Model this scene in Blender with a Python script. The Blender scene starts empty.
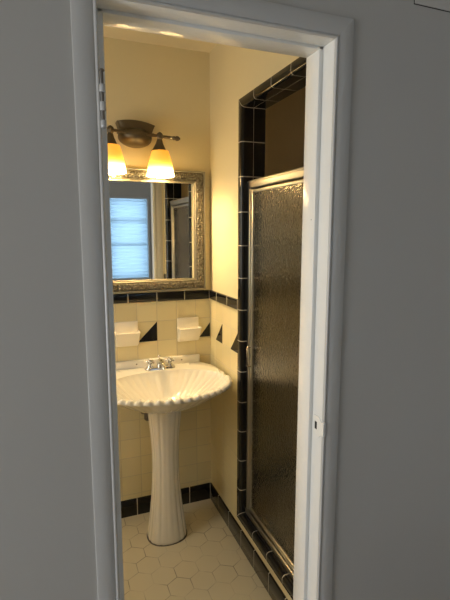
import bpy, bmesh, math, random
from mathutils import Vector, Matrix
random.seed(7)
PI = math.pi
C = bpy.context.scene.collection
sc = bpy.context.scene

# ------------------------------------------------------------------ dimensions
D = 2.383            # back wall of the bathroom (tile face)
X = 0.835            # right wall of the bathroom (tile face)
ZC = 2.518           # bathroom ceiling
ZT = 1.2694          # top of wainscot cap
LX = -0.75           # left wall of the bathroom
YF = 1.137           # hall side of the door wall
YB = 1.252           # bathroom side of the door wall
JL, JR, JH = 0.131, 0.765, 2.1135     # door jamb faces
HX0, HX1, HY0, HZ = -3.9, 1.75, -1.75, 2.62   # hall room

# ------------------------------------------------------------------ materials
def srgb(r, g, b):
    f = lambda c: (c/255/12.92) if c/255 <= .04045 else ((c/255+.055)/1.055)**2.4
    return (f(r), f(g), f(b), 1)

class NT:
    def __init__(s, name):
        s.m = bpy.data.materials.new(name); s.m.use_nodes = True
        s.t = s.m.node_tree; s.t.nodes.clear()
        s.out = s.t.nodes.new('ShaderNodeOutputMaterial')
        s.b = s.t.nodes.new('ShaderNodeBsdfPrincipled')
        s.t.links.new(s.b.outputs[0], s.out.inputs[0])
    def n(s, typ, **kw):
        nd = s.t.nodes.new(typ)
        for k, v in kw.items():
            if hasattr(nd, k): setattr(nd, k, v)
            else: nd.inputs[k.replace('_', ' ')].default_value = v
        return nd
    def link(s, a, b): s.t.links.new(a, b)
    def math(s, op, a, b=None, c=None):
        nd = s.t.nodes.new('ShaderNodeMath'); nd.operation = op
        for i, v in enumerate((a, b, c)):
            if v is None: continue
            if isinstance(v, (int, float)): nd.inputs[i].default_value = v
            else: s.link(v, nd.inputs[i])
        return nd.outputs[0]
    def set(s, **kw):
        for k, v in kw.items():
            key = {'color': 'Base Color', 'rough': 'Roughness', 'metal': 'Metallic', 'coat': 'Coat Weight',
                   'trans': 'Transmission Weight', 'ior': 'IOR', 'coat_rough': 'Coat Roughness', 'spec': 'Specular IOR Level'}[k]
            s.b.inputs[key].default_value = v
        return s
    def mix(s, fac, a, b):
        nd = s.t.nodes.new('ShaderNodeMix'); nd.data_type = 'RGBA'
        if isinstance(fac, (int, float)): nd.inputs[0].default_value = fac
        else: s.link(fac, nd.inputs[0])
        for i, v in ((6, a), (7, b)):
            if isinstance(v, tuple): nd.inputs[i].default_value = v
            else: s.link(v, nd.inputs[i])
        return nd.outputs[2]
    def noise(s, scale, detail=3, rough=.5, vec=None):
        nd = s.n('ShaderNodeTexNoise'); nd.inputs['Scale'].default_value = scale
        nd.inputs['Detail'].default_value = detail; nd.inputs['Roughness'].default_value = rough
        s.link(vec if vec is not None else s.pos(), nd.inputs['Vector'])
        return nd.outputs['Fac']
    def pos(s):
        if not hasattr(s, '_p'): s._p = s.n('ShaderNodeTexCoord').outputs['Object']
        return s._p
    def bump(s, h, strength=.3, dist=.002):
        nd = s.n('ShaderNodeBump'); nd.inputs['Strength'].default_value = strength
        nd.inputs['Distance'].default_value = dist
        s.link(h, nd.inputs['Height']); s.link(nd.outputs[0], s.b.inputs['Normal'])

def painted(name, col, rough=.6, nscale=40, bstr=.15, var=.04, bdist=.002):
    m = NT(name); m.set(rough=rough)
    f = m.noise(2.3, 4)
    c2 = tuple(c*(1-var*2) for c in col[:3]) + (1,)
    m.link(m.mix(f, col, c2), m.b.inputs['Base Color'])
    m.bump(m.noise(nscale, 4), bstr, bdist)
    return m.m

def simple(name, col, rough=.4, metal=0, coat=0, bump=None, trans=0, ior=1.5):
    m = NT(name); m.set(color=col, rough=rough, metal=metal, coat=coat, trans=trans, ior=ior)
    f = m.noise(18, 3)
    m.link(m.math('MULTIPLY_ADD', f, rough*.35, rough*.82), m.b.inputs['Roughness'])
    if bump: m.bump(m.noise(bump[0], 3), bump[1], bump[2] if len(bump) > 2 else .002)
    return m.m

def tile_mat(name, axis, u0, v0, pu, pv, col, grout, rough=.12, gw=.0014):
    """grid of glazed square tiles laid in the plane (axis, z)"""
    m = NT(name); m.set(coat=.0)
    sp = m.n('ShaderNodeSeparateXYZ'); m.link(m.pos(), sp.inputs[0])
    def dist(o, off, p):
        a = m.math('SUBTRACT', o, off - 50*p)
        a = m.math('MODULO', a, p)
        return m.math('MINIMUM', a, m.math('SUBTRACT', p, a))
    du = dist(sp.outputs[axis], u0, pu); dv = dist(sp.outputs[2 if axis != 2 else 1], v0, pv)
    d = m.math('MINIMUM', du, dv)
    r = m.n('ShaderNodeMapRange'); r.inputs[1].default_value = gw*.6; r.inputs[2].default_value = gw*1.5
    m.link(d, r.inputs[0])
    # each tile fires a hair lighter or darker than its neighbour
    iu = m.math('FLOOR', m.math('DIVIDE', m.math('SUBTRACT', sp.outputs[axis], u0-50*pu), pu))
    iv = m.math('FLOOR', m.math('DIVIDE', m.math('SUBTRACT', sp.outputs[2], v0-50*pv), pv))
    cx = m.n('ShaderNodeCombineXYZ'); m.link(iu, cx.inputs[0]); m.link(iv, cx.inputs[1])
    wn = m.n('ShaderNodeTexWhiteNoise'); m.link(cx.outputs[0], wn.inputs['Vector'])
    tc = m.mix(wn.outputs['Value'], col, tuple(c*.90 for c in col[:3])+(1,))
    m.link(m.mix(r.outputs[0], grout, tc), m.b.inputs['Base Color'])
    m.link(m.math('MULTIPLY_ADD', r.outputs[0], rough-.7, .7), m.b.inputs['Roughness'])
    r2 = m.n('ShaderNodeMapRange'); r2.inputs[2].default_value = .004; r2.interpolation_type = 'SMOOTHSTEP'
    m.link(d, r2.inputs[0])
    h = m.math('ADD', r2.outputs[0], m.math('MULTIPLY', m.noise(9, 2), .5))
    m.bump(h, .55, .0012)
    return m.m

def hex_mat(name, p, col, grout):
    m = NT(name); m.set(rough=.35)
    sp = m.n('ShaderNodeSeparateXYZ'); m.link(m.pos(), sp.inputs[0])
    x = m.math('ADD', sp.outputs[0], 50*p + .012); y = m.math('ADD', sp.outputs[1], 50*p*math.sqrt(3))
    q = p*math.sqrt(3)
    def cell(ox, oy):
        a = m.math('SUBTRACT', m.math('MODULO', m.math('ADD', x, ox), p), p/2)
        b = m.math('SUBTRACT', m.math('MODULO', m.math('ADD', y, oy), q), q/2)
        a = m.math('ABSOLUTE', a); b = m.math('ABSOLUTE', b)
        return m.math('MAXIMUM', a, m.math('ADD', m.math('MULTIPLY', a, .5), m.math('MULTIPLY', b, .8660254)))
    h = m.math('MINIMUM', cell(0, 0), cell(p/2, q/2))
    d = m.math('SUBTRACT', p/2, h)
    # the joint wears unevenly: dirty in places, almost invisible in others
    nz = m.noise(7, 4, .6)
    rw = m.n('ShaderNodeMapRange'); rw.inputs[1].default_value = .42; rw.inputs[2].default_value = .64
    rw.inputs[3].default_value = .12; rw.inputs[4].default_value = .85
    m.link(nz, rw.inputs[0])
    r = m.n('ShaderNodeMapRange'); r.inputs[1].default_value = .0008; r.inputs[2].default_value = .0022
    r.inputs[3].default_value = 1; r.inputs[4].default_value = 0
    m.link(d, r.inputs[0])
    f = m.math('MULTIPLY', r.outputs[0], rw.outputs[0])
    tone = m.mix(m.noise(3.1, 4), col, tuple(c*.82 for c in col[:3])+(1,))
    m.link(m.mix(f, tone, grout), m.b.inputs['Base Color'])
    r2 = m.n('ShaderNodeMapRange'); r2.inputs[2].default_value = .003; m.link(d, r2.inputs[0])
    m.bump(r2.outputs[0], .35, .001)
    return m.m

M = {}
M['hall_paint'] = painted('hall_wall_paint', (.48, .465, .432, 1), .55, 30, .25, .03)
M['trim_white'] = painted('white_trim_paint', (.52, .51, .485, 1), .33, 55, .12, .02)
M['jamb_gloss'] = painted('glossy_jamb_paint', (.80, .80, .77, 1), .17, 26, .5, .02, .003)
M['hall_ceiling'] = painted('hall_ceiling_paint', (.6, .6, .59, 1), .8)
M['hall_floor'] = painted('hall_floor', (.22, .17, .12, 1), .5)
M['bath_paint'] = painted('cream_bathroom_paint', (.69, .61, .405, 1), .5, 22, .2, .02)
M['bath_ceiling'] = painted('cream_ceiling_paint', (.74, .66, .47, 1), .7, 22, .1, .02)
tile_c = (.73, .645, .395, 1); grout_c = (.50, .44, .31, 1)
M['tile_back'] = tile_mat('cream_tile_back', 0, .528, 1.219, .1095, .109, tile_c, grout_c)
M['tile_right'] = tile_mat('cream_tile_side', 1, 1.965, 1.219, .109, .109, tile_c, grout_c)
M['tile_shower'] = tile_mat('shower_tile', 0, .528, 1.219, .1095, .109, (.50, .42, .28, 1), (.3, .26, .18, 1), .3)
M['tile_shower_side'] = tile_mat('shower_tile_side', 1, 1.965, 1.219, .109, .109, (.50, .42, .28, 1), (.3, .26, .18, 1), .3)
M['shower_paint'] = painted('shower_wall_paint', (.85, .72, .5, 1), .6)
M['black_tile'] = simple('black_glazed_tile', (.010, .010, .011, 1), .09, bump=(14, .12))
M['black_tile'].node_tree.nodes['Principled BSDF'].inputs['Specular IOR Level'].default_value = .33
M['grout'] = simple('pale_grout', (.55, .51, .42, 1), .8)
M['hex'] = hex_mat('hexagon_floor_tile', .108, (.86, .77, .56, 1), (.22, .15, .08, 1))
M['china'] = simple('white_china', (.80, .77, .69, 1), .10, coat=.3)
M['soap_china'] = simple('soap_dish_china', (.84, .79, .68, 1), .12, coat=.2)
M['chrome'] = simple('chrome', (.72, .72, .72, 1), .10, metal=1)
M['brushed'] = simple('aluminium_frame', (.62, .60, .54, 1), .36, metal=1)
M['bronze'] = simple('dark_bronze', (.115, .092, .06, 1), .42, metal=.7, bump=(60, .2))
M['dark'] = simple('dark_gap', (.02, .018, .015, 1), .7)
M['pin'] = simple('worn_steel', (.16, .14, .12, 1), .45, metal=.7)

def mirror_frame_mat():
    m = NT('ornate_silver_leaf'); m.set(metal=.55, rough=.38)
    v = m.n('ShaderNodeTexVoronoi'); v.feature = 'SMOOTH_F1'; v.inputs['Scale'].default_value = 85
    m.link(m.pos(), v.inputs['Vector'])
    f = m.noise(60, 4, .7)
    h = m.math('ADD', v.outputs['Distance'], m.math('MULTIPLY', f, .8))
    r = m.n('ShaderNodeMapRange'); r.inputs[1].default_value = .35; r.inputs[2].default_value = 1.05
    m.link(h, r.inputs[0])
    m.link(m.mix(r.outputs[0], (.30, .28, .22, 1), (.11, .095, .065, 1)), m.b.inputs['Base Color'])
    m.bump(m.math('MULTIPLY', h, -1), 1, .006)
    return m.m
M['ornate'] = mirror_frame_mat()
M['silver'] = simple('silver_edge', (.40, .38, .31, 1), .5, metal=.75, bump=(50, .25))
M['lip'] = simple('tarnished_lip', (.20, .18, .13, 1), .5, metal=.5, bump=(50, .25))
M['mirror'] = simple('mirror_silvering', (.86, .88, .86, 1), .012, metal=1)

def glass_mat():
    m = NT('pebbled_glass'); m.set(color=(.80, .78, .70, 1), rough=.13, trans=1, ior=1.45)
    v = m.n('ShaderNodeTexVoronoi'); v.inputs['Scale'].default_value = 140; v.feature = 'SMOOTH_F1'
    mp = m.n('ShaderNodeMapping'); mp.inputs['Scale'].default_value = (1, 1, .6)
    m.link(m.pos(), mp.inputs[0]); m.link(mp.outputs[0], v.inputs['Vector'])
    m.bump(v.outputs['Distance'], .5, .0024)
    return m.m
M['pebble'] = glass_mat()

def shade_mat():
    m = NT('amber_glass_shade'); m.set(rough=.3, color=(.55, .36, .15, 1))
    sp = m.n('ShaderNodeSeparateXYZ'); m.link(m.pos(), sp.inputs[0])
    r = m.n('ShaderNodeMapRange'); r.inputs[1].default_value = 0; r.inputs[2].default_value = .105
    m.link(sp.outputs[2], r.inputs[0])
    cr = m.n('ShaderNodeValToRGB')
    e = cr.color_ramp.elements
    e[0].position = 0; e[0].color = (1, .74, .36, 1)
    e[1].position = 1; e[1].color = (1, .40, .02, 1)
    x = e.new(.55); x.color = (1, .52, .05, 1)
    m.link(r.outputs[0], cr.inputs[0])
    st = m.n('ShaderNodeMapRange'); st.inputs[1].default_value = 0; st.inputs[2].default_value = 1
    st.inputs[3].default_value = 40; st.inputs[4].default_value = .95
    pw = m.math('SUBTRACT', 1, m.math('POWER', m.math('SUBTRACT', 1, r.outputs[0]), 4.5))
    m.link(pw, st.inputs[0])
    m.link(cr.outputs[0], m.b.inputs['Emission Color']); m.link(st.outputs[0], m.b.inputs['Emission Strength'])
    return m.m
M['shade'] = shade_mat()
mb = NT('lit_bulb'); mb.b.inputs['Emission Color'].default_value = (1, .73, .36, 1); mb.b.inputs['Emission Strength'].default_value = 760
M['bulb'] = mb.m
M['pane'] = simple('window_glass', (.9, .95, 1, 1), .02, trans=1, ior=1.45)

def blind_mat():
    m = NT('translucent_blind')
    tr = m.n('ShaderNodeBsdfTranslucent'); tr.inputs[0].default_value = (.56, .70, .82, 1)
    m.set(color=(.6, .72, .8, 1), rough=.8)
    mx = m.n('ShaderNodeMixShader'); mx.inputs[0].default_value = .75
    m.link(m.b.outputs[0], mx.inputs[1]); m.link(tr.outputs[0], mx.inputs[2])
    m.link(mx.outputs[0], m.out.inputs[0])
    return m.m
M['blind'] = blind_mat()

# ------------------------------------------------------------------ mesh helpers
def box(bm, x0, x1, y0, y1, z0, z1, mi=0, bev=0, seg=2):
    vs = [bm.verts.new((x, y, z)) for x in (x0, x1) for y in (y0, y1) for z in (z0, z1)]
    F = [(0, 1, 3, 2), (4, 6, 7, 5), (0, 4, 5, 1), (2, 3, 7, 6), (0, 2, 6, 4), (1, 5, 7, 3)]
    fs = [bm.faces.new([vs[i] for i in f]) for f in F]
    for f in fs: f.material_index = mi
    if bev:
        es = list({e for f in fs for e in f.edges})
        r = bmesh.ops.bevel(bm, geom=es, offset=bev, segments=seg, affect='EDGES', profile=.5)
        for f in r['faces']: f.material_index = mi
    return fs

def obj(name, bm, mat, parent=None, smooth=False, recalc=True, angle=None):
    if recalc: bmesh.ops.recalc_face_normals(bm, faces=bm.faces[:])
    me = bpy.data.meshes.new(name); bm.to_mesh(me); bm.free()
    for m in (mat if isinstance(mat, (list, tuple)) else [mat]): me.materials.append(M[m])
    if smooth:
        for p in me.polygons: p.use_smooth = True
        if angle is not None:
            try: me.set_sharp_from_angle(angle=math.radians(angle))
            except Exception: pass
    o = bpy.data.objects.new(name, me); C.objects.link(o)
    if parent is not None:
        o.parent = parent
        o.location = -parent.location if parent.type == 'EMPTY' else (0, 0, 0)
    return o

def boxo(name, mat, parent, *a, bev=0):
    bm = bmesh.new(); box(bm, *a, bev=bev); return obj(name, bm, mat, parent, smooth=bool(bev), angle=35)

def struct(o):
    o['kind'] = 'structure'; return o
def tag(o, label, cat, group=None):
    o['label'] = label; o['category'] = cat
    if group: o['group'] = group
    return o
def thing(name, label, cat, loc, group=None):
    o = bpy.data.objects.new(name, None); C.objects.link(o); o.location = loc
    o.empty_display_size = .1
    return tag(o, label, cat, group)

def lathe(bm, prof, n=32, c=(0, 0, 0), axis='z', mi=0, cap=True):
    """prof: list of (r, h)"""
    rings = []
    for r, h in prof:
        ring = []
        for k in range(n):
            a = 2*PI*k/n; p = (r*math.cos(a), r*math.sin(a), h)
            if axis == 'y': p = (p[0], h, p[1])
            elif axis == 'x': p = (h, p[0], p[1])
            ring.append(bm.verts.new((p[0]+c[0], p[1]+c[1], p[2]+c[2])))
        rings.append(ring)
    for a, b in zip(rings, rings[1:]):
        for k in range(n):
            f = bm.faces.new((a[k], a[(k+1) % n], b[(k+1) % n], b[k])); f.material_index = mi
    if cap:
        for r in (rings[0], rings[-1]):
            f = bm.faces.new(r); f.material_index = mi

def tube(bm, pts, rad, n=14, mi=0):
    pts = [Vector(p) for p in pts]
    rings = []
    up = Vector((0, 0, 1))
    for i, p in enumerate(pts):
        t = (pts[min(i+1, len(pts)-1)] - pts[max(i-1, 0)]).normalized()
        a = t.cross(up)
        if a.length < 1e-3: a = t.cross(Vector((1, 0, 0)))
        a.normalize(); b = t.cross(a).normalized()
        r = rad[i] if isinstance(rad, (list, tuple)) else rad
        rings.append([bm.verts.new(p + a*r*math.cos(2*PI*k/n) + b*r*math.sin(2*PI*k/n)) for k in range(n)])
    for a, b in zip(rings, rings[1:]):
        for k in range(n):
            f = bm.faces.new((a[k], a[(k+1) % n], b[(k+1) % n], b[k])); f.material_index = mi
    for r in (rings[0], rings[-1]):
        f = bm.faces.new(r); f.material_index = mi

def sweep_seg(bm, prof, fn, a, b, mi=0, closed=True, steps=1):
    """extrude closed profile between params a, b ; fn(point, t) -> xyz"""
    rs = []
    for s in range(steps+1):
        t = a + (b-a)*s/steps
        rs.append([bm.verts.new(fn(p, t, s/steps)) for p in prof])
    n = len(prof)
    for u, v in zip(rs, rs[1:]):
        for k in range(n):
            f = bm.faces.new((u[k], u[(k+1) % n], v[(k+1) % n], v[k])); f.material_index = mi
    for r in (rs[0], rs[-1]):
        f = bm.faces.new(r); f.material_index = mi

def frame_sweep(bm, prof, rect, mapf, mi=0, joints=None, gap=0):
    """closed profile (o outward, h height) swept round rectangle (u0,u1,v0,v1) with mitred corners"""
    u0, u1, v0, v1 = rect
    sides = [((u0, v0), (u1, v0), (0, -1)), ((u1, v0), (u1, v1), (1, 0)), ((u1, v1), (u0, v1), (0, 1)), ((u0, v1), (u0, v0), (-1, 0))]
    for si, (A, B, nrm) in enumerate(sides):
        L = abs(B[0]-A[0]) + abs(B[1]-A[1]); d = ((B[0]-A[0])/L, (B[1]-A[1])/L)
        js = [0] + (joints[si] if joints else []) + [L]
        for i in range(len(js)-1):
            s0, s1 = js[i], js[i+1]
            def fn(p, t, fr, i=i, js=js, s0=s0, s1=s1):
                o, h = p
                e0 = s0 - o if i == 0 else s0 + gap/2
                e1 = s1 + o if i == len(js)-2 else s1 - gap/2
                if i == 0 and gap: e0 += gap/2
                if i == len(js)-2 and gap: e1 -= gap/2
                s = e0 + (e1-e0)*fr
                return mapf(A[0] + d[0]*s + nrm[0]*o, A[1] + d[1]*s + nrm[1]*o, h)
            sweep_seg(bm, prof, fn, 0, 1, mi)

def arc(cx, cy, r, a0, a1, n=5):
    return [(cx + r*math.cos(math.radians(a0+(a1-a0)*k/n)), cy + r*math.sin(math.radians(a0+(a1-a0)*k/n))) for k in range(n+1)]

# ================================================================== SETTING
# ---- bathroom shell
bm = bmesh.new(); box(bm, LX-.1, X+.25, YB-.12, D+.12, -.06, 0); struct(obj('floor', bm, 'hex'))
bm = bmesh.new(); box(bm, LX-.1, 1.85, YB, D+.12, ZC, ZC+.08); struct(obj('ceiling', bm, 'bath_ceiling'))
bm = bmesh.new(); box(bm, LX-.1, X+.02, D+.004, D+.12, 0, ZC); wb = struct(obj('wall_back', bm, 'bath_paint'))
BY0, BY1, BZ0, BZ1 = 1.42, 2.02, 1.15, 2.05     # opening for an added, unseen window that brightens the bathroom floor
bm = bmesh.new()
box(bm, LX-.12, LX, YB, BY0, 0, ZC); box(bm, LX-.12, LX, BY1, D+.004, 0, ZC)
box(bm, LX-.12, LX, BY0, BY1, 0, BZ0); box(bm, LX-.12, LX, BY0, BY1, BZ1, ZC); struct(obj('wall_left', bm, 'bath_paint'))
# right wall in pieces around the shower opening
YN, YO = 1.325, 1.972       # outer limits of the opening trim
ZK, ZO = .1374, 2.1774
XW = X + .004; XI = X + .115
bm = bmesh.new()
box(bm, XW, XI, YO-.02, D+.12, 0, ZC)
box(bm, XW, XI, YB, YN+.02, 0, ZC)
box(bm, XW, XI, YN+.02, YO-.02, 0, ZK+.01)
box(bm, XW, XI, YN+.02, YO-.02, ZO-.02, ZC)
wr = struct(obj('wall_right', bm, 'bath_paint'))
# wainscot of cream tiles
bm = bmesh.new(); box(bm, LX, X, D, D+.005, .1, ZT-.05); struct(obj('trim_1', bm, 'tile_back'))
bm = bmesh.new()
box(bm, X, X+.005, YO, D, .1, ZT-.05); box(bm, X, X+.005, YB, YO, .1, ZK); box(bm, X, X+.005, YB, YN, .1, ZT-.05)
struct(obj('trim_2', bm, 'tile_right'))

def bull(h, top=True, th=.008, r=.006):
    """profile (out, z) of a glazed edging tile of height h"""
    if top: return [(-.004, 0), (th-.001, 0), (th, .001)] + arc(th-r, h-r, r, 0, 90, 5) + [(-.004, h)]
    return [(-.004, 0), (th-.001, 0), (th, .001), (th, h-.001), (th-.001, h), (-.004, h)]
def tile_run(name, prof, z0, axis, joints, a, b, gap=.0045):
    bm = bmesh.new()
    js = [a] + sorted(j for j in joints if a < j < b) + [b]
    def fn(p, t, fr):
        return (t, D-p[0], z0+p[1]) if axis == 'x' else (X-p[0], t, z0+p[1])
    for j0, j1 in zip(js, js[1:]):
        sweep_seg(bm, prof, fn, j0+gap/2, j1-gap/2)
    pg = [(max(-.004, p[0]-.0003) if p[0] > 0 else p[0], min(max(p[1], .0005), prof[-1][1]-.0003)) for p in prof]
    sweep_seg(bm, pg, fn, a, b, mi=1)
    return struct(obj(name, bm, ['black_tile', 'grout'], smooth=True, angle=50))
cap = bull(.0485); base = bull(.100, top=True, r=.005)
jx = [X-.150-.1535*k for k in range(12)]
tile_run('trim_3', cap, ZT-.05, 'x', [.6825, .528, .3735, .2195, .065, -.09, -.245, -.40, -.55], LX, X-.008)
tile_run('trim_4', cap, ZT-.05, 'y', [2.262, 2.108], YO, D)
tile_run('trim_5', cap, ZT-.05, 'y', [], YB, YN)
tile_run('baseboard_back', base, 0, 'x', [.698, .546, .389, .235, .08, -.075, -.23, -.385, -.54], LX, X-.008)
tile_run('baseboard_right', base, 0, 'y', [2.240, 2.069+.01, 1.911, 1.755, 1.60, 1.45, 1.30], YB, D)

# black triangle accents
def tri(parent, pts):
    bm = bmesh.new()
    a = [bm.verts.new(p[0]) for p in pts]; b = [bm.verts.new(p[1]) for p in pts]
    n = len(pts)
    bm.faces.new(a); bm.faces.new(b)
    for k in range(n): bm.faces.new((a[k], a[(k+1) % n], b[(k+1) % n], b[k]))
    return obj('accent_tile', bm, 'black_tile', parent)
t0 = .9995; t1 = 1.109
def bt(x0, x1, h=1.0):
    tri(wb, [((x, D+.003, z), (x, D-.0008, z)) for x, z in ((x0+.0015, t0+.0015), (x1-.0012, t0+.0015), (x1-.0012, t0+(t1-t0)*h-.0015))])
bt(.4190, .528); bt(.767, X-.001, .77)
bt(.0895, .199); bt(-.239, -.1295)
def rt(y0, y1, pts=None):      # y0 > y1 : foot away from the camera
    tri(wr, [((X+.003, y, z), (X-.0008, y, z)) for y, z in ((y0-.0015, t0+.0015), (y1+.0012, t0+.0015), (y1+.0012, t1-.0015))])
rt(2.292, 2.190); rt(2.074, 1.9735)

# trim tiles round the shower opening : face, bullnose corner, reveal
RI = (1.365, 1.932, .178, 2.138)
W = .040
prof = [(W, .004), (W, -.004), (W-.001, -.0048)] + [(.016, -.0055)] + arc(.016, .0105, .016, 270, 180, 6)[1:] + [(0, .052), (.008, .052), (.008, .010)]
def mapr(u, v, h): return (X + h, u, v)
zj = [.302, .459, .613, .764, .919, 1.071, 1.222, 1.374, 1.526, 1.680, 1.838, 1.991]
zr_ = [z-.178 for z in zj]
yj = [1.483, 1.63, 1.78]; yr_ = [y-RI[0] for y in yj]
joints = [yr_, zr_, [RI[1]-y for y in (1.809, 1.650, 1.497)], [2.138-z for z in reversed(zj)]]
bm = bmesh.new()
frame_sweep(bm, prof, RI, mapr, 0, joints, .0038)
prof_g = [(W-.0005, .003), (W-.0005, -.0043), (.016, -.0052)] + arc(.016, .0105, .0157, 270, 180, 6)[1:] + [(.0003, .054), (.007, .054), (.007, .010)]
frame_sweep(bm, prof_g, RI, mapr, 1)
# second course of reveal tiles, flat
prof2 = [(.0008, .0545), (.0008, .112), (.009, .112), (.009, .0545)]
frame_sweep(bm, prof2, RI, mapr, 0, joints, .0038)
prof2g = [(.0011, .052), (.0011, .113), (.010, .113), (.010, .052)]
frame_sweep(bm, prof2g, RI, mapr, 1)
struct(obj('trim_6', bm, ['black_tile', 'grout'], smooth=True, angle=40))

# ---- shower stall interior
SX = 1.66
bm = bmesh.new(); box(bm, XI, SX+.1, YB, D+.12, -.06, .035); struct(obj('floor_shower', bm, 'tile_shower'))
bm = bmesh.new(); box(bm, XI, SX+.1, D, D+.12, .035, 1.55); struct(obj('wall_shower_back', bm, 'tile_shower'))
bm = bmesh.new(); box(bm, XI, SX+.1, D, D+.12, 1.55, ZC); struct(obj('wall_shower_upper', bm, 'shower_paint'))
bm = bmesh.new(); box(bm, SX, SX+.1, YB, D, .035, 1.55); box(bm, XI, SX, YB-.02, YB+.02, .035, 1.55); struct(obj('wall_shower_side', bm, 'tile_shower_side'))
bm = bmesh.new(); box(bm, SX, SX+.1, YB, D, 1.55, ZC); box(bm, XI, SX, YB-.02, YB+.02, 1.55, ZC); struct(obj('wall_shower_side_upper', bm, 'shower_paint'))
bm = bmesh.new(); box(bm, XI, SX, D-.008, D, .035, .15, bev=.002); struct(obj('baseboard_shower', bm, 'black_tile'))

# ---- door wall and doorway
bm = bmesh.new()
box(bm, HX0, JL-.018, YF, YB, 0, HZ); box(bm, JR+.018, HX1, YF, YB, 0, HZ); box(bm, JL-.018, JR+.018, YF, YB, JH+.018, HZ)
struct(obj('wall_front', bm, 'hall_paint'))
# bathroom-side skin of cream paint
bm = bmesh.new()
box(bm, LX, JL-.018, YB, YB+.004, 0, ZC); box(bm, JR+.018, X, YB, YB+.004, 0, ZC); box(bm, JL-.018, JR+.018, YB, YB+.004, JH+.018, ZC)
struct(obj('wall_front_inner', bm, 'bath_paint'))

YE = 1.2575
bm = bmesh.new()
box(bm, JL-.019, JL, YF-.001, YE, 0, JH, bev=.0012)
box(bm, JR, JR+.019, YF-.001, YE, 0, JH, bev=.0012)
box(bm, JL-.019, JR+.019, YF-.001, YE, JH, JH+.019, bev=.0012)
door = struct(obj('door_1', bm, 'jamb_gloss', smooth=True, angle=35))
ST = .0135; YS = 1.190
bm = bmesh.new()
box(bm, JR-ST, JR+.001, YS, YE+.004, 0, JH, bev=.002)
obj('door_stop', bm, 'jamb_gloss', door, True, angle=35)
bm = bmesh.new(); box(bm, JL-.001, JL+ST+.005, YS, YE+.004, 0, JH, bev=.002); obj('door_stop', bm, 'jamb_gloss', door, True, angle=35)
bm = bmesh.new(); box(bm, JL, JR, YS, YE+.004, JH-.009, JH+.001, bev=.002); obj('door_stop', bm, 'jamb_gloss', door, True, angle=35)

# casing : profile (outward from opening, y) ; bead on the inner edge
CW = .0585
cp = [(.001, YF), (.001, 1.1335)] + [(.001+.0045-.0045*math.cos(math.radians(a)), 1.1335-.0058*math.sin(math.radians(a))) for a in (20, 45, 70, 90, 115, 140)] + \
     [(.0105, 1.1315), (.0125, 1.1302), (.030, 1.1292), (CW-.004, 1.1292), (CW-.001, 1.1303), (CW, 1.133), (CW, YF)]
def casing(name, side, y0=0, flip=False, mat='trim_white'):
    bm = bmesh.new()
    def fn(p, t, fr):
        o, y = p
        if flip: y = YB + (YF - y)
        if side == 'L': return (JL - o, y, 0 if fr == 0 else JH + o)
        if side == 'R': return (JR + o, y, 0 if fr == 0 else JH + o)
        return ((JL - o) if fr == 0 else (JR + o), y, JH + o)
    sweep_seg(bm, cp, fn, 0, 1)
    return obj(name, bm, mat, door, True, angle=30)
for s in 'LRH': casing('casing', s)
for s in 'LRH': casing('rear_casing', s, flip=True)

# strike plate, painted over, with a slot
bm = bmesh.new()
zs0, zs1 = .945, 1.012
def plate(bm, pts, x0, x1):
    a = [bm.verts.new((x0, y, z)) for y, z in pts]; b = [bm.verts.new((x1, y, z)) for y, z in pts]
    bm.faces.new(a); bm.faces.new(b)
    for k in range(len(pts)): bm.faces.new((a[k], a[(k+1) % len(pts)], b[(k+1) % len(pts)], b[k]))
plate(bm, [(1.182, zs0+.004), (1.182, zs1-.004), (1.178, zs1), (1.150, zs1), (1.136, zs1-.012), (1.124, zs1-.016), (1.124, zs0+.016), (1.136, zs0+.012), (1.150, zs0), (1.178, zs0)], JR+.0005, JR-.0022)
box(bm, JR-.0015, JR+.0075, 1.1255, 1.140, .956, 1.000, bev=.001)
sp = obj('strike_plate', bm, 'jamb_gloss', door)
bm = bmesh.new(); box(bm, JR-.0026, JR-.002, 1.160, 1.172, .967, .992, bev=.0002)
obj('latch_slot', bm, 'dark', sp)
# hinge on the left jamb, door leaf taken off : knuckles with gaps and the loose pin
hx, hy = JL+.0025, 1.1215
bm = bmesh.new(); box(bm, JL-.0008, JL+.0018, 1.1215, 1.158, 1.835, 1.937, bev=.0006)
hg = obj('hinge', bm, 'trim_white', door)
zk = lambda v: 1.9535 - (v-70.5)*.00226
for a, b in ((84.5, 92), (101.4, 110), (119.5, 127)):
    bm = bmesh.new(); lathe(bm, [(.0062, zk(b)), (.007, zk(b)+.001), (.007, zk(a)-.001), (.0062, zk(a))], 18, (hx, hy, 0)); obj('knuckle', bm, 'trim_white', hg, True, angle=40)
bm = bmesh.new(); lathe(bm, [(.003, zk(127)), (.003, zk(72.5)), (.0055, zk(72)), (.006, zk(71.2)), (.0045, zk(70))], 16, (hx, hy, 0)); obj('hinge_pin', bm, 'pin', hg, True, angle=40)
# nail hole in the stop
bm = bmesh.new(); lathe(bm, [(.0016, JR-ST-.0004), (.0016, JR-ST+.0002)], 10, (0, 1.209, 1.585+.04), axis='x'); obj('nail_hole', bm, 'dark', door)

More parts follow.
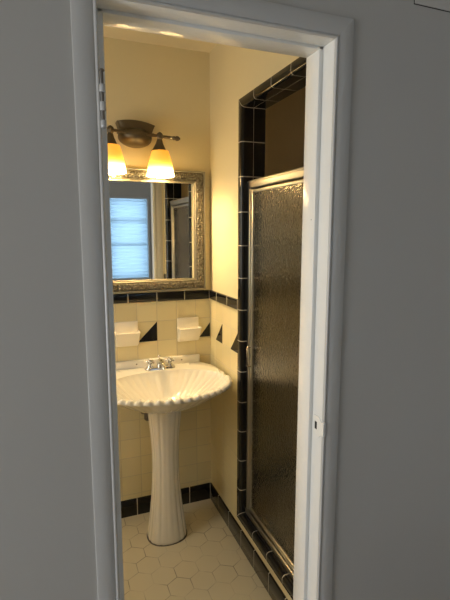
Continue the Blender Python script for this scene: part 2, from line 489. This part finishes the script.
# ---- hall (camera side)
bm = bmesh.new(); box(bm, HX0-.1, HX1+.1, HY0-.1, YB-.12, -.06, 0); struct(obj('floor_hall', bm, 'hall_floor'))
bm = bmesh.new(); box(bm, HX0-.1, HX1+.1, HY0-.1, YB, HZ, HZ+.08); struct(obj('ceiling_hall', bm, 'hall_ceiling'))
bm = bmesh.new(); box(bm, HX1, HX1+.1, HY0-.1, YF, 0, HZ); struct(obj('wall_hall_right', bm, 'hall_paint'))
WX0, WX1, WZ0, WZ1 = .765, 1.345, .93, 2.075
bm = bmesh.new()
box(bm, HX0-.1, WX0, HY0-.1, HY0, 0, HZ); box(bm, WX1, HX1, HY0-.1, HY0, 0, HZ)
box(bm, WX0, WX1, HY0-.1, HY0, 0, WZ0); box(bm, WX0, WX1, HY0-.1, HY0, WZ1, HZ)
struct(obj('wall_hall_rear', bm, 'hall_paint'))
VY0, VY1, VZ0, VZ1 = -1.0, .6, .12, 1.42
bm = bmesh.new()
box(bm, HX0-.1, HX0, HY0, VY0, 0, HZ); box(bm, HX0-.1, HX0, VY1, YF, 0, HZ)
box(bm, HX0-.1, HX0, VY0, VY1, 0, VZ0); box(bm, HX0-.1, HX0, VY0, VY1, VZ1, HZ)
struct(obj('wall_hall_left', bm, 'hall_paint'))

def fr_prof(w, h): return [(0, 0), (0, -h), (.004, -h-.002), (w-.004, -h-.002), (w, -h), (w, 0)]
bm = bmesh.new()
frame_sweep(bm, [(-.018, .03), (-.018, -.008), (.012, -.008), (.012, .0), (.0, .0), (0, .03)], (WX0, WX1, WZ0, WZ1), lambda u, v, h: (u, HY0-h, v))
win = struct(obj('window_1', bm, 'trim_white'))
for zz in (1.42, 1.755):
    boxo('window_rail', 'trim_white', win, WX0+.02, WX1-.02, HY0-.075, HY0-.05, zz-.008, zz+.008, bev=.002)
boxo('pane', 'pane', win, WX0, WX1, HY0-.066, HY0-.062, WZ0, WZ1)
# pleated translucent shade inside the frame
bm = bmesh.new(); n = 44
rows = []
for k in range(n+1):
    z = WZ0+.01 + (WZ1-WZ0-.02)*k/n; y = HY0-.035 + (.006 if k % 2 else -.006)
    rows.append((bm.verts.new((WX0+.021, y, z)), bm.verts.new((WX1-.021, y, z))))
for a, b in zip(rows, rows[1:]): bm.faces.new((a[0], a[1], b[1], b[0]))
obj('window_shade', bm, 'blind', win)

bm = bmesh.new()
frame_sweep(bm, [(-.03, .03), (-.03, -.012), (.07, -.012), (.07, 0), (0, 0), (0, .03)], (VY0, VY1, VZ0, VZ1), lambda u, v, h: (HX0-h, u, v))
w2 = struct(obj('window_2', bm, 'trim_white'))
boxo('window_rail', 'trim_white', w2, HX0-.075, HX0-.04, VY0, VY1, .76, .80, bev=.003)

bm = bmesh.new()
frame_sweep(bm, [(-.02, .03), (-.02, -.012), (.05, -.012), (.05, 0), (0, 0), (0, .03)], (BY0, BY1, BZ0, BZ1), lambda u, v, h: (LX-h, u, v))
w3 = struct(obj('added_fill_window', bm, 'trim_white'))  # invented window out of view, carries the bathroom fill light
boxo('window_rail', 'trim_white', w3, LX-.075, LX-.045, BY0, BY1, 1.58, 1.62, bev=.003)

boxo('pane', 'pane', w3, LX-.064, LX-.060, BY0, BY1, BZ0, BZ1)
boxo('pane', 'pane', w2, HX0-.062, HX0-.058, VY0, VY1, VZ0, VZ1)

# panel high on the hall wall, cut by the corner of the photo
ap = thing('access_panel', 'flush grey painted panel high on the wall right of the doorway', 'panel', (1.03, YF, 2.245))
bm = bmesh.new(); box(bm, 1.036, 1.50, YF-.004, YF-.0005, 2.2495, 2.56, bev=.0012); obj('cover', bm, 'hall_paint', ap, True, angle=35)
bm = bmesh.new(); box(bm, 1.034, 1.502, YF-.0012, YF, 2.2475, 2.564); obj('rim', bm, 'dark', ap)
bm = bmesh.new(); lathe(bm, [(.004, YF-.0075), (.005, YF-.005)], 12, (1.172, 0, 2.292), axis='y'); obj('screw', bm, 'pin', ap)

# ================================================================== MIRROR
MX0, MX1, MZ0, MZ1 = .062, .798, 1.276, 1.908
FW = .066
mr = thing('wall_mirror', 'rectangular mirror in an ornate silver leaf frame over the sink', 'mirror', (.43, D, MZ0))
YM = 2.356
rect = (MX0+FW, MX1-FW, MZ0+FW, MZ1-FW)
mm = lambda u, v, h: (u, D-h, v)
bm = bmesh.new(); frame_sweep(bm, [(.013, .003), (.013, .027), (.020, .034), (.036, .037), (.052, .034), (.057, .029), (.057, .003)], rect, mm)
fr = obj('frame', bm, 'ornate', mr, True, angle=30)
bm = bmesh.new(); frame_sweep(bm, [(.056, .0005), (.056, .030), (.058, .034), (.0625, .035), (.066, .031), (.066, .0005)], rect, mm); obj('outer_moulding', bm, 'silver', fr, True, angle=30)
bm = bmesh.new(); frame_sweep(bm, [(0, .021), (.0, .027), (.003, .030), (.008, .030), (.0125, .034), (.0145, .031), (.0145, .021)], rect, mm); obj('inner_moulding', bm, 'lip', fr, True, angle=30)
# raised leaf studs round the frame band
bm = bmesh.new()
def stud(u, v, r, a):
    m = Matrix.Translation((u, D-.035, v)) @ Matrix.Rotation(a, 4, 'Y') @ Matrix.Diagonal((r*1.5, .004, r*.75, 1))
    bmesh.ops.create_icosphere(bm, subdivisions=1, radius=1, matrix=m)
cu0, cu1, cv0, cv1 = rect[0]-.035, rect[1]+.035, rect[2]-.035, rect[3]+.035
def line(a, b, n):
    for k in range(n):
        t = (k+.5)/n; u = a[0]+(b[0]-a[0])*t; v = a[1]+(b[1]-a[1])*t
        hor = abs(b[0]-a[0]) > abs(b[1]-a[1])
        for s in (-1, 1):
            o = s*.0085
            stud(u+(0 if hor else o), v+(o if hor else 0), .0072, (0 if hor else PI/2) + s*.6*(1 if k % 2 else -1))
        stud(u + ((cu1-cu0)/n/2 if hor else 0), v + ((cv1-cv0)/n/2 if not hor else 0), .0045, 0)
line((cu0, cv0), (cu1, cv0), 36); line((cu0, cv1), (cu1, cv1), 36); line((cu0, cv0), (cu0, cv1), 30); line((cu1, cv0), (cu1, cv1), 30)
obj('leaf_ornament', bm, 'ornate', fr, True)
boxo('mirror_glass', 'mirror', mr, MX0+.05, MX1-.05, YM, YM+.005, MZ0+.05, MZ1-.05)
boxo('backing', 'dark', mr, MX0+.055, MX1-.055, YM+.006, D-.001, MZ0+.055, MZ1-.055)

# ================================================================== LIGHT FIXTURE
LC = Vector((.430, D, 2.066))
vl = thing('vanity_light', 'dark bronze two-lamp wall light with lit amber glass shades above the mirror', 'wall light', LC)
tilt = math.radians(3.0)
RT = Matrix.Translation(LC) @ Matrix.Rotation(tilt, 4, 'Y') @ Matrix.Translation(-LC)
def lobj(name, bm, mat, parent=None, **k):
    bmesh.ops.transform(bm, matrix=RT, verts=bm.verts[:])
    return obj(name, bm, mat, parent if parent is not None else vl, **k)
cx, cz = LC.x, LC.z
# upper plate: broad scroll-shaped shield flaring to the top
def outline_extrude(bm, pts, layers):
    """layers: (scale, y) from wall outwards about centroid"""
    mx = sum(p[0] for p in pts)/len(pts); mz = sum(p[1] for p in pts)/len(pts)
    rs = [[bm.verts.new((mx+(p[0]-mx)*s, y, mz+(p[1]-mz)*s)) for p in pts] for s, y in layers]
    n = len(pts)
    for a, b in zip(rs, rs[1:]):
        for k in range(n): bm.faces.new((a[k], a[(k+1) % n], b[(k+1) % n], b[k]))
    bm.faces.new(rs[0]); bm.faces.new(rs[-1])
up = []
for k in range(17):
    t = -1+2*k/16; up.append((cx+.094*t, cz+.066-.014*t*t*1.0))
for k in range(1, 9):
    t = k/8; up.append((cx+.094-.016*math.sin(t*PI/2), cz+.052-.055*t))
for k in range(1, 9):
    t = 1-k/4; up.append((cx+.078*t, cz-.003-.006*(1-t*t)))
for k in range(1, 8):
    t = 1-k/8; up.append((cx-.094+.016*math.sin(t*PI/2), cz+.052-.055*t))
bm = bmesh.new(); outline_extrude(bm, up, [(.97, D-.001), (1, D-.006), (1, D-.060), (.98, D-.068), (.90, D-.076), (.6, D-.082)])
lobj('backplate', bm, 'bronze', smooth=True, angle=40)
# lower bowl-like boss
bm = bmesh.new()
bmesh.ops.create_uvsphere(bm, u_segments=36, v_segments=20, radius=1, matrix=Matrix.Translation((cx, D-.034, cz-.012)) @ Matrix.Diagonal((.084, .086, .047, 1)))
lobj('boss', bm, 'bronze', smooth=True)
bm = bmesh.new(); box(bm, cx-.086, cx+.086, D-.092, D-.004, cz+.001, cz+.009, bev=.003); lobj('boss_rim', bm, 'bronze', smooth=True, angle=40)
yb = D-.10
bm = bmesh.new(); tube(bm, [(cx, D-.05, cz-.005), (cx, yb, cz-.003)], .010)
# bar with finials
bar = [(cx-.205+.0, .0035), (cx-.200, .0075), (cx-.192, .0085), (cx-.186, .0045), (cx-.182, .0075), (cx-.176, .0052), (cx-.14, .0075),
       (cx+.14, .0075), (cx+.176, .0068), (cx+.182, .0115), (cx+.187, .0075), (cx+.196, .0125), (cx+.206, .0105), (cx+.214, .0035)]
lathe(bm, [(r, x) for x, r in bar], 18, (0, yb, cz-.003), axis='x')
lobj('arm_bar', bm, 'bronze', smooth=True, angle=50)
sh_x = (.302, .540)
for i, sx in enumerate(sh_x):
    bm = bmesh.new(); zc0 = cz-.003
    lathe(bm, [(.003, zc0+.020), (.008, zc0+.017), (.014, zc0+.012), (.017, zc0), (.015, zc0-.010), (.012, zc0-.015), (.014, zc0-.02), (.018, zc0-.034), (.027, zc0-.052), (.034, zc0-.066), (.040, zc0-.072), (.030, zc0-.073)], 28, (sx, yb, 0))
    so = lobj('socket_cup', bm, 'bronze', smooth=True, angle=50)
    # glass bell, open below (own origin at its rim so the amber fade follows the glass)
    dz = -(sx-cx)*math.sin(tilt)
    e = 1.868 + dz*.6
    H = (zc0 + dz - .070) - e
    bm = bmesh.new(); pr = []
    for k in range(15):
        t = k/14; r = .0665 - .0255*t**1.5 + .001*math.sin(t*PI)
        pr.append((r, H*t))
    inner = [(r-.003, h) for r, h in reversed(pr)]
    lathe(bm, pr + [(pr[-1][0]-.003, H)] + inner[1:], 40, (0, 0, 0), cap=False)
    vs0 = [v for v in bm.verts if abs(v.co.z) < 1e-6]
    bmesh.ops.remove_doubles(bm, verts=bm.verts[:], dist=1e-5)
    s = obj('lamp_shade', bm, 'shade', None, True)
    s.parent = vl; s.location = Vector((sx, yb, e)) - LC
    bm = bmesh.new(); bmesh.ops.create_uvsphere(bm, u_segments=20, v_segments=14, radius=.024, matrix=Matrix.Translation((sx, yb, e+.036)))
    lathe(bm, [(.013, e+.052), (.013, zc0-.06)], 16, (sx, yb, 0))
    b_ = obj('bulb', bm, 'bulb', vl, True)

# ================================================================== SOAP DISHES
def soap_dish(xc, label):
    z0, w = .988, .0635
    t = thing('soap_dish', label, 'soap dish', (xc, D, z0), 'white soap dishes set in the tiled wall')
    bm = bmesh.new()
    box(bm, xc-w+.002, xc+w-.002, D-.012, D+.001, z0, z0+.132, bev=.004, seg=3)
    obj('back_plate', bm, 'soap_china', t, True, angle=50)
    # tray: lofted body that swells forward, hollowed top
    bm = bmesh.new()
    secs = [(z0, .020, w-.004), (z0+.012, .030, w-.002), (z0+.045, .048, w-.001), (z0+.068, .058, w), (z0+.076, .062, w+.002), (z0+.080, .061, w+.002)]
    inn = [(z0+.080, .054, w-.005), (z0+.074, .052, w-.008), (z0+.064, .048, w-.011)]
    def ring(z, dp, ww, c=.010, back=D-.008):
        pts = [(xc-ww, back)] + [(xc-ww+c-c*math.cos(a), D-dp+c-c*math.sin(a)) for a in [k*PI/8 for k in range(5)]] + \
              [(xc+ww-c+c*math.sin(a), D-dp+c-c*math.cos(a)) for a in [k*PI/8 for k in range(5)]] + [(xc+ww, back)]
        return [bm.verts.new((x, y, z)) for x, y in pts]
    rs = [ring(*s) for s in secs] + [ring(z, d, ww, .008, D-.014) for z, d, ww in inn]
    for a, b in zip(rs, rs[1:]):
        for k in range(len(a)): bm.faces.new((a[k], a[(k+1) % len(a)], b[(k+1) % len(a)], b[k]))
    bm.faces.new(rs[0]); bm.faces.new(rs[-1])
    for k in range(3):
        xx = xc + (-1+k)*.028
        box(bm, xx-.004, xx+.004, D-.046, D-.016, z0+.0635, z0+.068, bev=.0015)
    obj('tray', bm, 'soap_china', t, True, angle=40)
soap_dish(.3615, 'white china soap dish in the tiled wall at the left, nearer the doorway edge')
soap_dish(.7005, 'white china soap dish in the tiled wall near the corner with the shower')

# ================================================================== SINK
SCX, SCY, ZR = .500, 2.062, .866
sink = thing('pedestal_sink', 'white china pedestal sink with a scalloped shell basin under the mirror', 'sink', (SCX, 2.12, 0))
NF = 44; NP = NF*8
A_, BF, BB = .326, .236, .36
def outer(phi, grow=0, sc_amp=0):
    c, s = math.cos(phi), math.sin(phi)
    fl = .5-.5*math.cos(NF*phi)
    fade = max(0, min(1, (.35-s)/.45))
    a = A_+grow-sc_amp*fl*fade
    if s < 0: x, y = a*c, (BF+grow-sc_amp*fl)*s
    else:
        ex = 2/2+(2/3.0-1)*min(1, s/.25)
        x = math.copysign(abs(c)**ex, c)*a; y = (BB+grow)*abs(s)**(1+(2/3.0-1)*min(1, s/.25) if True else 1)
    return x, min(y, D-.002-SCY)
def inner_(phi, k=1):
    c, s = math.cos(phi), math.sin(phi)
    return .302*c*k, (.213 if s < 0 else .200)*s*k
bm = bmesh.new(); rings = []
def mk(fn):
    rings.append([bm.verts.new(fn(2*PI*i/NP)) for i in range(NP)])
ZB = .722
def bowl(t):
    def f(phi):
        x, y = inner_(phi, t); s = math.sin(phi)
        fl = abs(math.cos(NF*phi/2))            # sharp ribs, round hollows
        amp = .015*max(0, min(1, (t-.38)/.5))**1.2*(1 if s < .2 else max(.35, 1-(s-.2)*1.2))
        z = ZB + (ZR-.004-ZB)*(t**2.1) - amp*(1-fl)*(1 if t > .12 else 0)
        # shell floor slopes towards the back
        return (SCX+x, SCY+y+.02*(1-t), z)
    return f
for t in (.07, .14, .22, .32, .42, .52, .62, .72, .80, .87, .93, .97): mk(bowl(t))
def lip(phi, zadd=0, g=0, sa=.009, wz=.012):
    x, y = outer(phi, g, sa); s = math.sin(phi)
    fade = max(0, min(1, (.35-s)/.45)); fl = .5-.5*math.cos(NF*phi)
    return (SCX+x, SCY+y, ZR + zadd - wz*fl*fade)
def rimcrest(phi):
    x, y = inner_(phi, 1.0); s = math.sin(phi); fade = max(0, min(1, (.35-s)/.45)); fl = .5-.5*math.cos(NF*phi)
    return (SCX+x, SCY+y, ZR+.002 - .011*fl*fade)
mk(rimcrest)
def mid(phi):
    a = rimcrest(phi); b = lip(phi, 0, -.006)
    return (a[0]*.55+b[0]*.45, a[1]*.55+b[1]*.45, a[2]*.5+b[2]*.5+.0015)
mk(mid)
mk(lambda p: lip(p, .001, -.006)); mk(lambda p: lip(p, -.004, 0)); mk(lambda p: lip(p, -.018, .0, .006, .003)); mk(lambda p: lip(p, -.024, -.005, .005, .001))
def under(t):
    def f(phi):
        x, y = outer(phi, -.012, .004)
        y2 = min(y, .26)
        z = .704 + (ZR-.028-.704)*(t**1.6)
        k = t
        px = x*k; py = (y*(k**.35) if y > .26 else y*k) if y > 0 else y*k
        py = y*k if y < .2 else .2*k + (y-.2)*1.0*k
        return (SCX+px, SCY+.05*(1-t)+py, z - .0015*(.5-.5*math.cos(NF*phi))*t)
    return f
for t in (.96, .86, .74, .60, .46, .34, .24): mk(under(t))
for a, b in zip(rings, rings[1:]):
    for k in range(NP): bm.faces.new((a[k], a[(k+1) % NP], b[(k+1) % NP], b[k]))
bm.faces.new(rings[0]); bm.faces.new(rings[-1])
basin = obj('basin', bm, 'china', sink, True, angle=60)
bm = bmesh.new(); box(bm, .236, .762, D-.030, D-.001, .850, .908, bev=.006, seg=3)
bs = obj('backsplash', bm, 'china', sink, True, angle=50)
for u in (.405, .655):
    bm = bmesh.new(); lathe(bm, [(.0035, D-.0315), (.0045, D-.0295)], 12, (u, 0, .888), axis='y'); obj('mounting_hole', bm, 'pin', bs)
bm = bmesh.new(); lathe(bm, [(.004, ZB-.004), (.020, ZB-.002), (.024, ZB+.001), (.022, ZB+.003), (.012, ZB+.0025), (.011, ZB+.005), (.001, ZB+.006)], 24, (SCX, SCY+.02, 0)); obj('drain', bm, 'chrome', sink, True, angle=40)

# pedestal : lobed column with a broad front panel
bm = bmesh.new(); NPh = 18; N = NPh*8
prof = [(0, .100), (.006, .103), (.02, .103), (.05, .099), (.09, .0935), (.15, .0860), (.22, .0785), (.30, .0725), (.38, .0685), (.46, .068), (.53, .0715), (.60, .0770), (.66, .0830), (.70, .0860), (.728, .0875)]
rs = []
for z, r in prof:
    ring = []
    for i in range(N):
        a = 2*PI*i/N - PI/2
        fl = abs(math.cos(NPh*(a+PI/2)/2))
        d = abs((a+PI/2+PI) % (2*PI) - PI)
        amp = 1 if d > .30 else .25
        edge = 1 if z > .02 else .5
        rr = r*(1 - .050*(1-fl)*amp*edge)
        se = (abs(math.cos(a))**3.0 + abs(math.sin(a))**3.0)**(-1/3.0)
        k = .35*se+.65
        ring.append(bm.verts.new((SCX+.006+rr*math.cos(a)*k, 2.158+rr*math.sin(a)*k*.92, z)))
    rs.append(ring)
for a, b in zip(rs, rs[1:]):
    for k in range(N): bm.faces.new((a[k], a[(k+1) % N], b[(k+1) % N], b[k]))
bm.faces.new(rs[0]); bm.faces.new(rs[-1])
obj('pedestal', bm, 'china', sink, True, angle=60)
bm = bmesh.new(); r2 = []
for z, g in ((.0, .107), (.0025, .105)):
    ring = []
    for i in range(64):
        a = 2*PI*i/64; se = (abs(math.cos(a))**3.0 + abs(math.sin(a))**3.0)**(-1/3.0); k = .35*se+.65
        ring.append(bm.verts.new((SCX+.006+g*math.cos(a)*k, 2.158+g*math.sin(a)*k*.92, z)))
    r2.append(ring)
for k in range(64): bm.faces.new((r2[0][k], r2[0][(k+1) % 64], r2[1][(k+1) % 64], r2[1][k]))
bm.faces.new(r2[0]); bm.faces.new(r2[1])
obj('caulk_line', bm, 'pin', sink)

# faucet
FX, FY, FZ = .520, 2.302, ZR+.001
bm = bmesh.new()
pts = []
def stad(w, d, z):
    r = d; out = []
    for k in range(13): a = -PI/2+PI*k/12; out.append(bm.verts.new((FX+w-r+r*math.cos(a), FY+r*math.sin(a), z)))
    for k in range(13): a = PI/2+PI*k/12; out.append(bm.verts.new((FX-w+r+r*math.cos(a), FY+r*math.sin(a), z)))
    return out
rs = [stad(.083, .027, FZ-.001), stad(.083, .027, FZ+.006), stad(.080, .024, FZ+.011), stad(.072, .017, FZ+.013)]
for a, b in zip(rs, rs[1:]):
    for k in range(len(a)): bm.faces.new((a[k], a[(k+1) % len(a)], b[(k+1) % len(a)], b[k]))
bm.faces.new(rs[0]); bm.faces.new(rs[-1])
fa = obj('faucet', bm, 'chrome', sink, True, angle=40)
bm = bmesh.new()
tube(bm, [(FX, FY+.005, FZ+.008), (FX, FY+.002, FZ+.03), (FX, FY-.010, FZ+.046), (FX, FY-.035, FZ+.052), (FX, FY-.065, FZ+.045), (FX, FY-.088, FZ+.030), (FX, FY-.094, FZ+.020)],
     [.017, .014, .013, .012, .0115, .011, .010], 18)
obj('spout', bm, 'chrome', fa, True, angle=50)
bm = bmesh.new(); lathe(bm, [(.0022, FZ+.01), (.0022, FZ+.058), (.006, FZ+.060), (.007, FZ+.065), (.004, FZ+.070)], 14, (FX, FY+.018, 0)); obj('lift_rod', bm, 'chrome', fa, True, angle=50)
for s in (-1, 1):
    hxx = FX + s*.054
    bm = bmesh.new()
    lathe(bm, [(.021, FZ+.008), (.020, FZ+.014), (.013, FZ+.022), (.010, FZ+.030), (.012, FZ+.033)], 22, (hxx, FY, 0))
    hb = obj('handle', bm, 'chrome', fa, True, angle=45)
    bm = bmesh.new()
    for k in range(4):
        a = PI/4 + k*PI/2
        tube(bm, [(hxx, FY, FZ+.042), (hxx+.020*math.cos(a), FY+.020*math.sin(a), FZ+.042), (hxx+.026*math.cos(a), FY+.026*math.sin(a), FZ+.042)], [.006, .0045, .0065], 12)
    bmesh.ops.create_uvsphere(bm, u_segments=16, v_segments=12, radius=.014, matrix=Matrix.Translation((hxx, FY, FZ+.044)))
    obj('cross_grip', bm, 'chrome', hb, True, angle=60)
    bm = bmesh.new(); lathe(bm, [(.010, FZ+.055), (.009, FZ+.060), (.003, FZ+.063)], 16, (hxx, FY, 0)); obj('china_button', bm, 'china', hb, True)

# shut-off valve under the basin
vv = thing('shutoff_valve', 'small metal water valve on the wall under the sink, left of the pedestal', 'valve', (.443, D, .60))
bm = bmesh.new()
lathe(bm, [(.024, D-.0005), (.024, D-.003), (.010, D-.010)], 20, (.443, 0, .615), axis='y')
tube(bm, [(.443, D-.005, .615), (.443, D-.075, .615)], .009, 14)
lathe(bm, [(.014, .592), (.014, .63), (.009, .636), (.009, .646)], 16, (.443, D-.075, 0))
obj('valve_body', bm, 'pin', vv, True, angle=50)
bm = bmesh.new(); lathe(bm, [(.010, D-.112), (.019, D-.108), (.019, D-.100), (.006, D-.096), (.006, D-.085)], 14, (.443, 0, .612), axis='y'); obj('valve_knob', bm, 'pin', vv, True, angle=40)
bm = bmesh.new(); tube(bm, [(.443, D-.075, .64), (.445, D-.075, .69), (.455, D-.07, .735), (.466, D-.065, .772)], .0055, 10); obj('supply_tube', bm, 'brushed', vv, True)

# ================================================================== SHOWER DOOR
sd = thing('shower_door', 'framed pebbled glass shower door in the black tiled opening', 'shower door', (X+.045, 1.65, .178))
xf = X+.042
y0, y1, z0, z1 = RI[0]+.001, RI[1]-.001, RI[2]+.0005, 1.820
bm = bmesh.new(); box(bm, xf-.016, xf+.016, y0, y1, z1-.036, z1, bev=.004, seg=3); box(bm, xf-.019, xf-.014, y0, y1, z1-.012, z1-.004, bev=.0015)
obj('header_rail', bm, 'brushed', sd, True, angle=40)
bm = bmesh.new(); box(bm, xf-.014, xf+.016, y0, y1, z0, z0+.018, bev=.003); box(bm, xf-.018, xf-.012, y0, y1, z0, z0+.026, bev=.0015); obj('bottom_track', bm, 'brushed', sd, True, angle=40)
for a, b in ((y0, y0+.020), (y1-.020, y1)):
    bm = bmesh.new(); box(bm, xf-.014, xf+.014, a, b, z0, z1-.03, bev=.003); obj('frame_post', bm, 'brushed', sd, True, angle=40)
gy0, gy1, gz0, gz1 = y0+.024, y1-.024, z0+.030, z1-.042
bm = bmesh.new()
box(bm, xf-.010, xf+.006, gy0, gy0+.018, gz0, gz1, bev=.002)
box(bm, xf-.010, xf+.006, gy1-.016, gy1, gz0, gz1, bev=.002)
box(bm, xf-.009, xf+.006, gy0, gy1, gz1-.014, gz1, bev=.002)
box(bm, xf-.009, xf+.006, gy0, gy1, gz0, gz0+.020, bev=.002)
obj('door_frame', bm, 'brushed', sd, True, angle=40)
boxo('glass_panel', 'pebble', sd, xf-.0045, xf+.0015, gy0+.008, gy1-.008, gz0+.008, gz1-.008)
bm = bmesh.new(); hyy = gy1-.010
tube(bm, [(xf-.008, hyy, .955), (xf-.024, hyy, .955), (xf-.029, hyy, .960), (xf-.029, hyy, 1.045), (xf-.024, hyy, 1.050), (xf-.008, hyy, 1.050)], .0048, 12)
obj('handle', bm, 'chrome', sd, True, angle=60)
bm = bmesh.new()
tube(bm, [(xf+.004, hyy-.03, .955), (xf+.034, hyy-.03, .955), (xf+.040, hyy-.03, .960), (xf+.040, hyy-.03, 1.045), (xf+.034, hyy-.03, 1.050), (xf+.004, hyy-.03, 1.050)], .0045, 12)
obj('inner_handle', bm, 'chrome', sd, True, angle=60)

# ================================================================== LIGHT
w = bpy.data.worlds.new('outdoors'); sc.world = w; w.use_nodes = True
bg = w.node_tree.nodes['Background']; bg.inputs[0].default_value = (.30, .58, 1.0, 1); bg.inputs[1].default_value = .5

def area(name, loc, rot, sx, sy, power, col):
    l = bpy.data.lights.new(name, 'AREA'); l.shape = 'RECTANGLE'; l.size = sx; l.size_y = sy; l.energy = power; l.color = col
    o = bpy.data.objects.new(name, l); C.objects.link(o); o.location = loc; o.rotation_euler = rot
    return o
area('daylight_left_window', (HX0-.02, (VY0+VY1)/2, (VZ0+VZ1)/2), (0, -PI/2, 0), 1.3, 1.6, 94, (.95, .975, 1))
area('bathroom_fill_light', (LX-.03, (BY0+BY1)/2, (BZ0+BZ1)/2), (0, -PI/2, 0), .9, .6, 9, (1, .94, .80))  # fill for the bathroom floor, set in the added window
area('daylight_rear_window', ((WX0+WX1)/2, HY0-.15, (WZ0+WZ1)/2), (PI/2, 0, 0), .5, 1.1, 7.5, (.7, .88, 1))

# ================================================================== CAMERA
cam = bpy.data.cameras.new('camera'); co = bpy.data.objects.new('camera', cam); C.objects.link(co)
co.location = (0, 0, 1.5854); co.rotation_euler = (PI/2-.1479, 0, -.3701)
cam.sensor_fit = 'VERTICAL'; cam.sensor_height = 24; cam.sensor_width = 18; cam.lens = 450.98/600*24
cam.clip_start = .02
sc.camera = co
sc.view_settings.view_transform = 'Standard'; sc.view_settings.look = 'None'; sc.view_settings.gamma = 1
sc.view_settings.use_curve_mapping = False; sc.view_settings.exposure = 0
sc.cycles.use_denoising = True
sc.cycles.max_bounces = 10; sc.cycles.transmission_bounces = 8; sc.cycles.diffuse_bounces = 5; sc.cycles.glossy_bounces = 5
sc.cycles.sample_clamp_indirect = 8
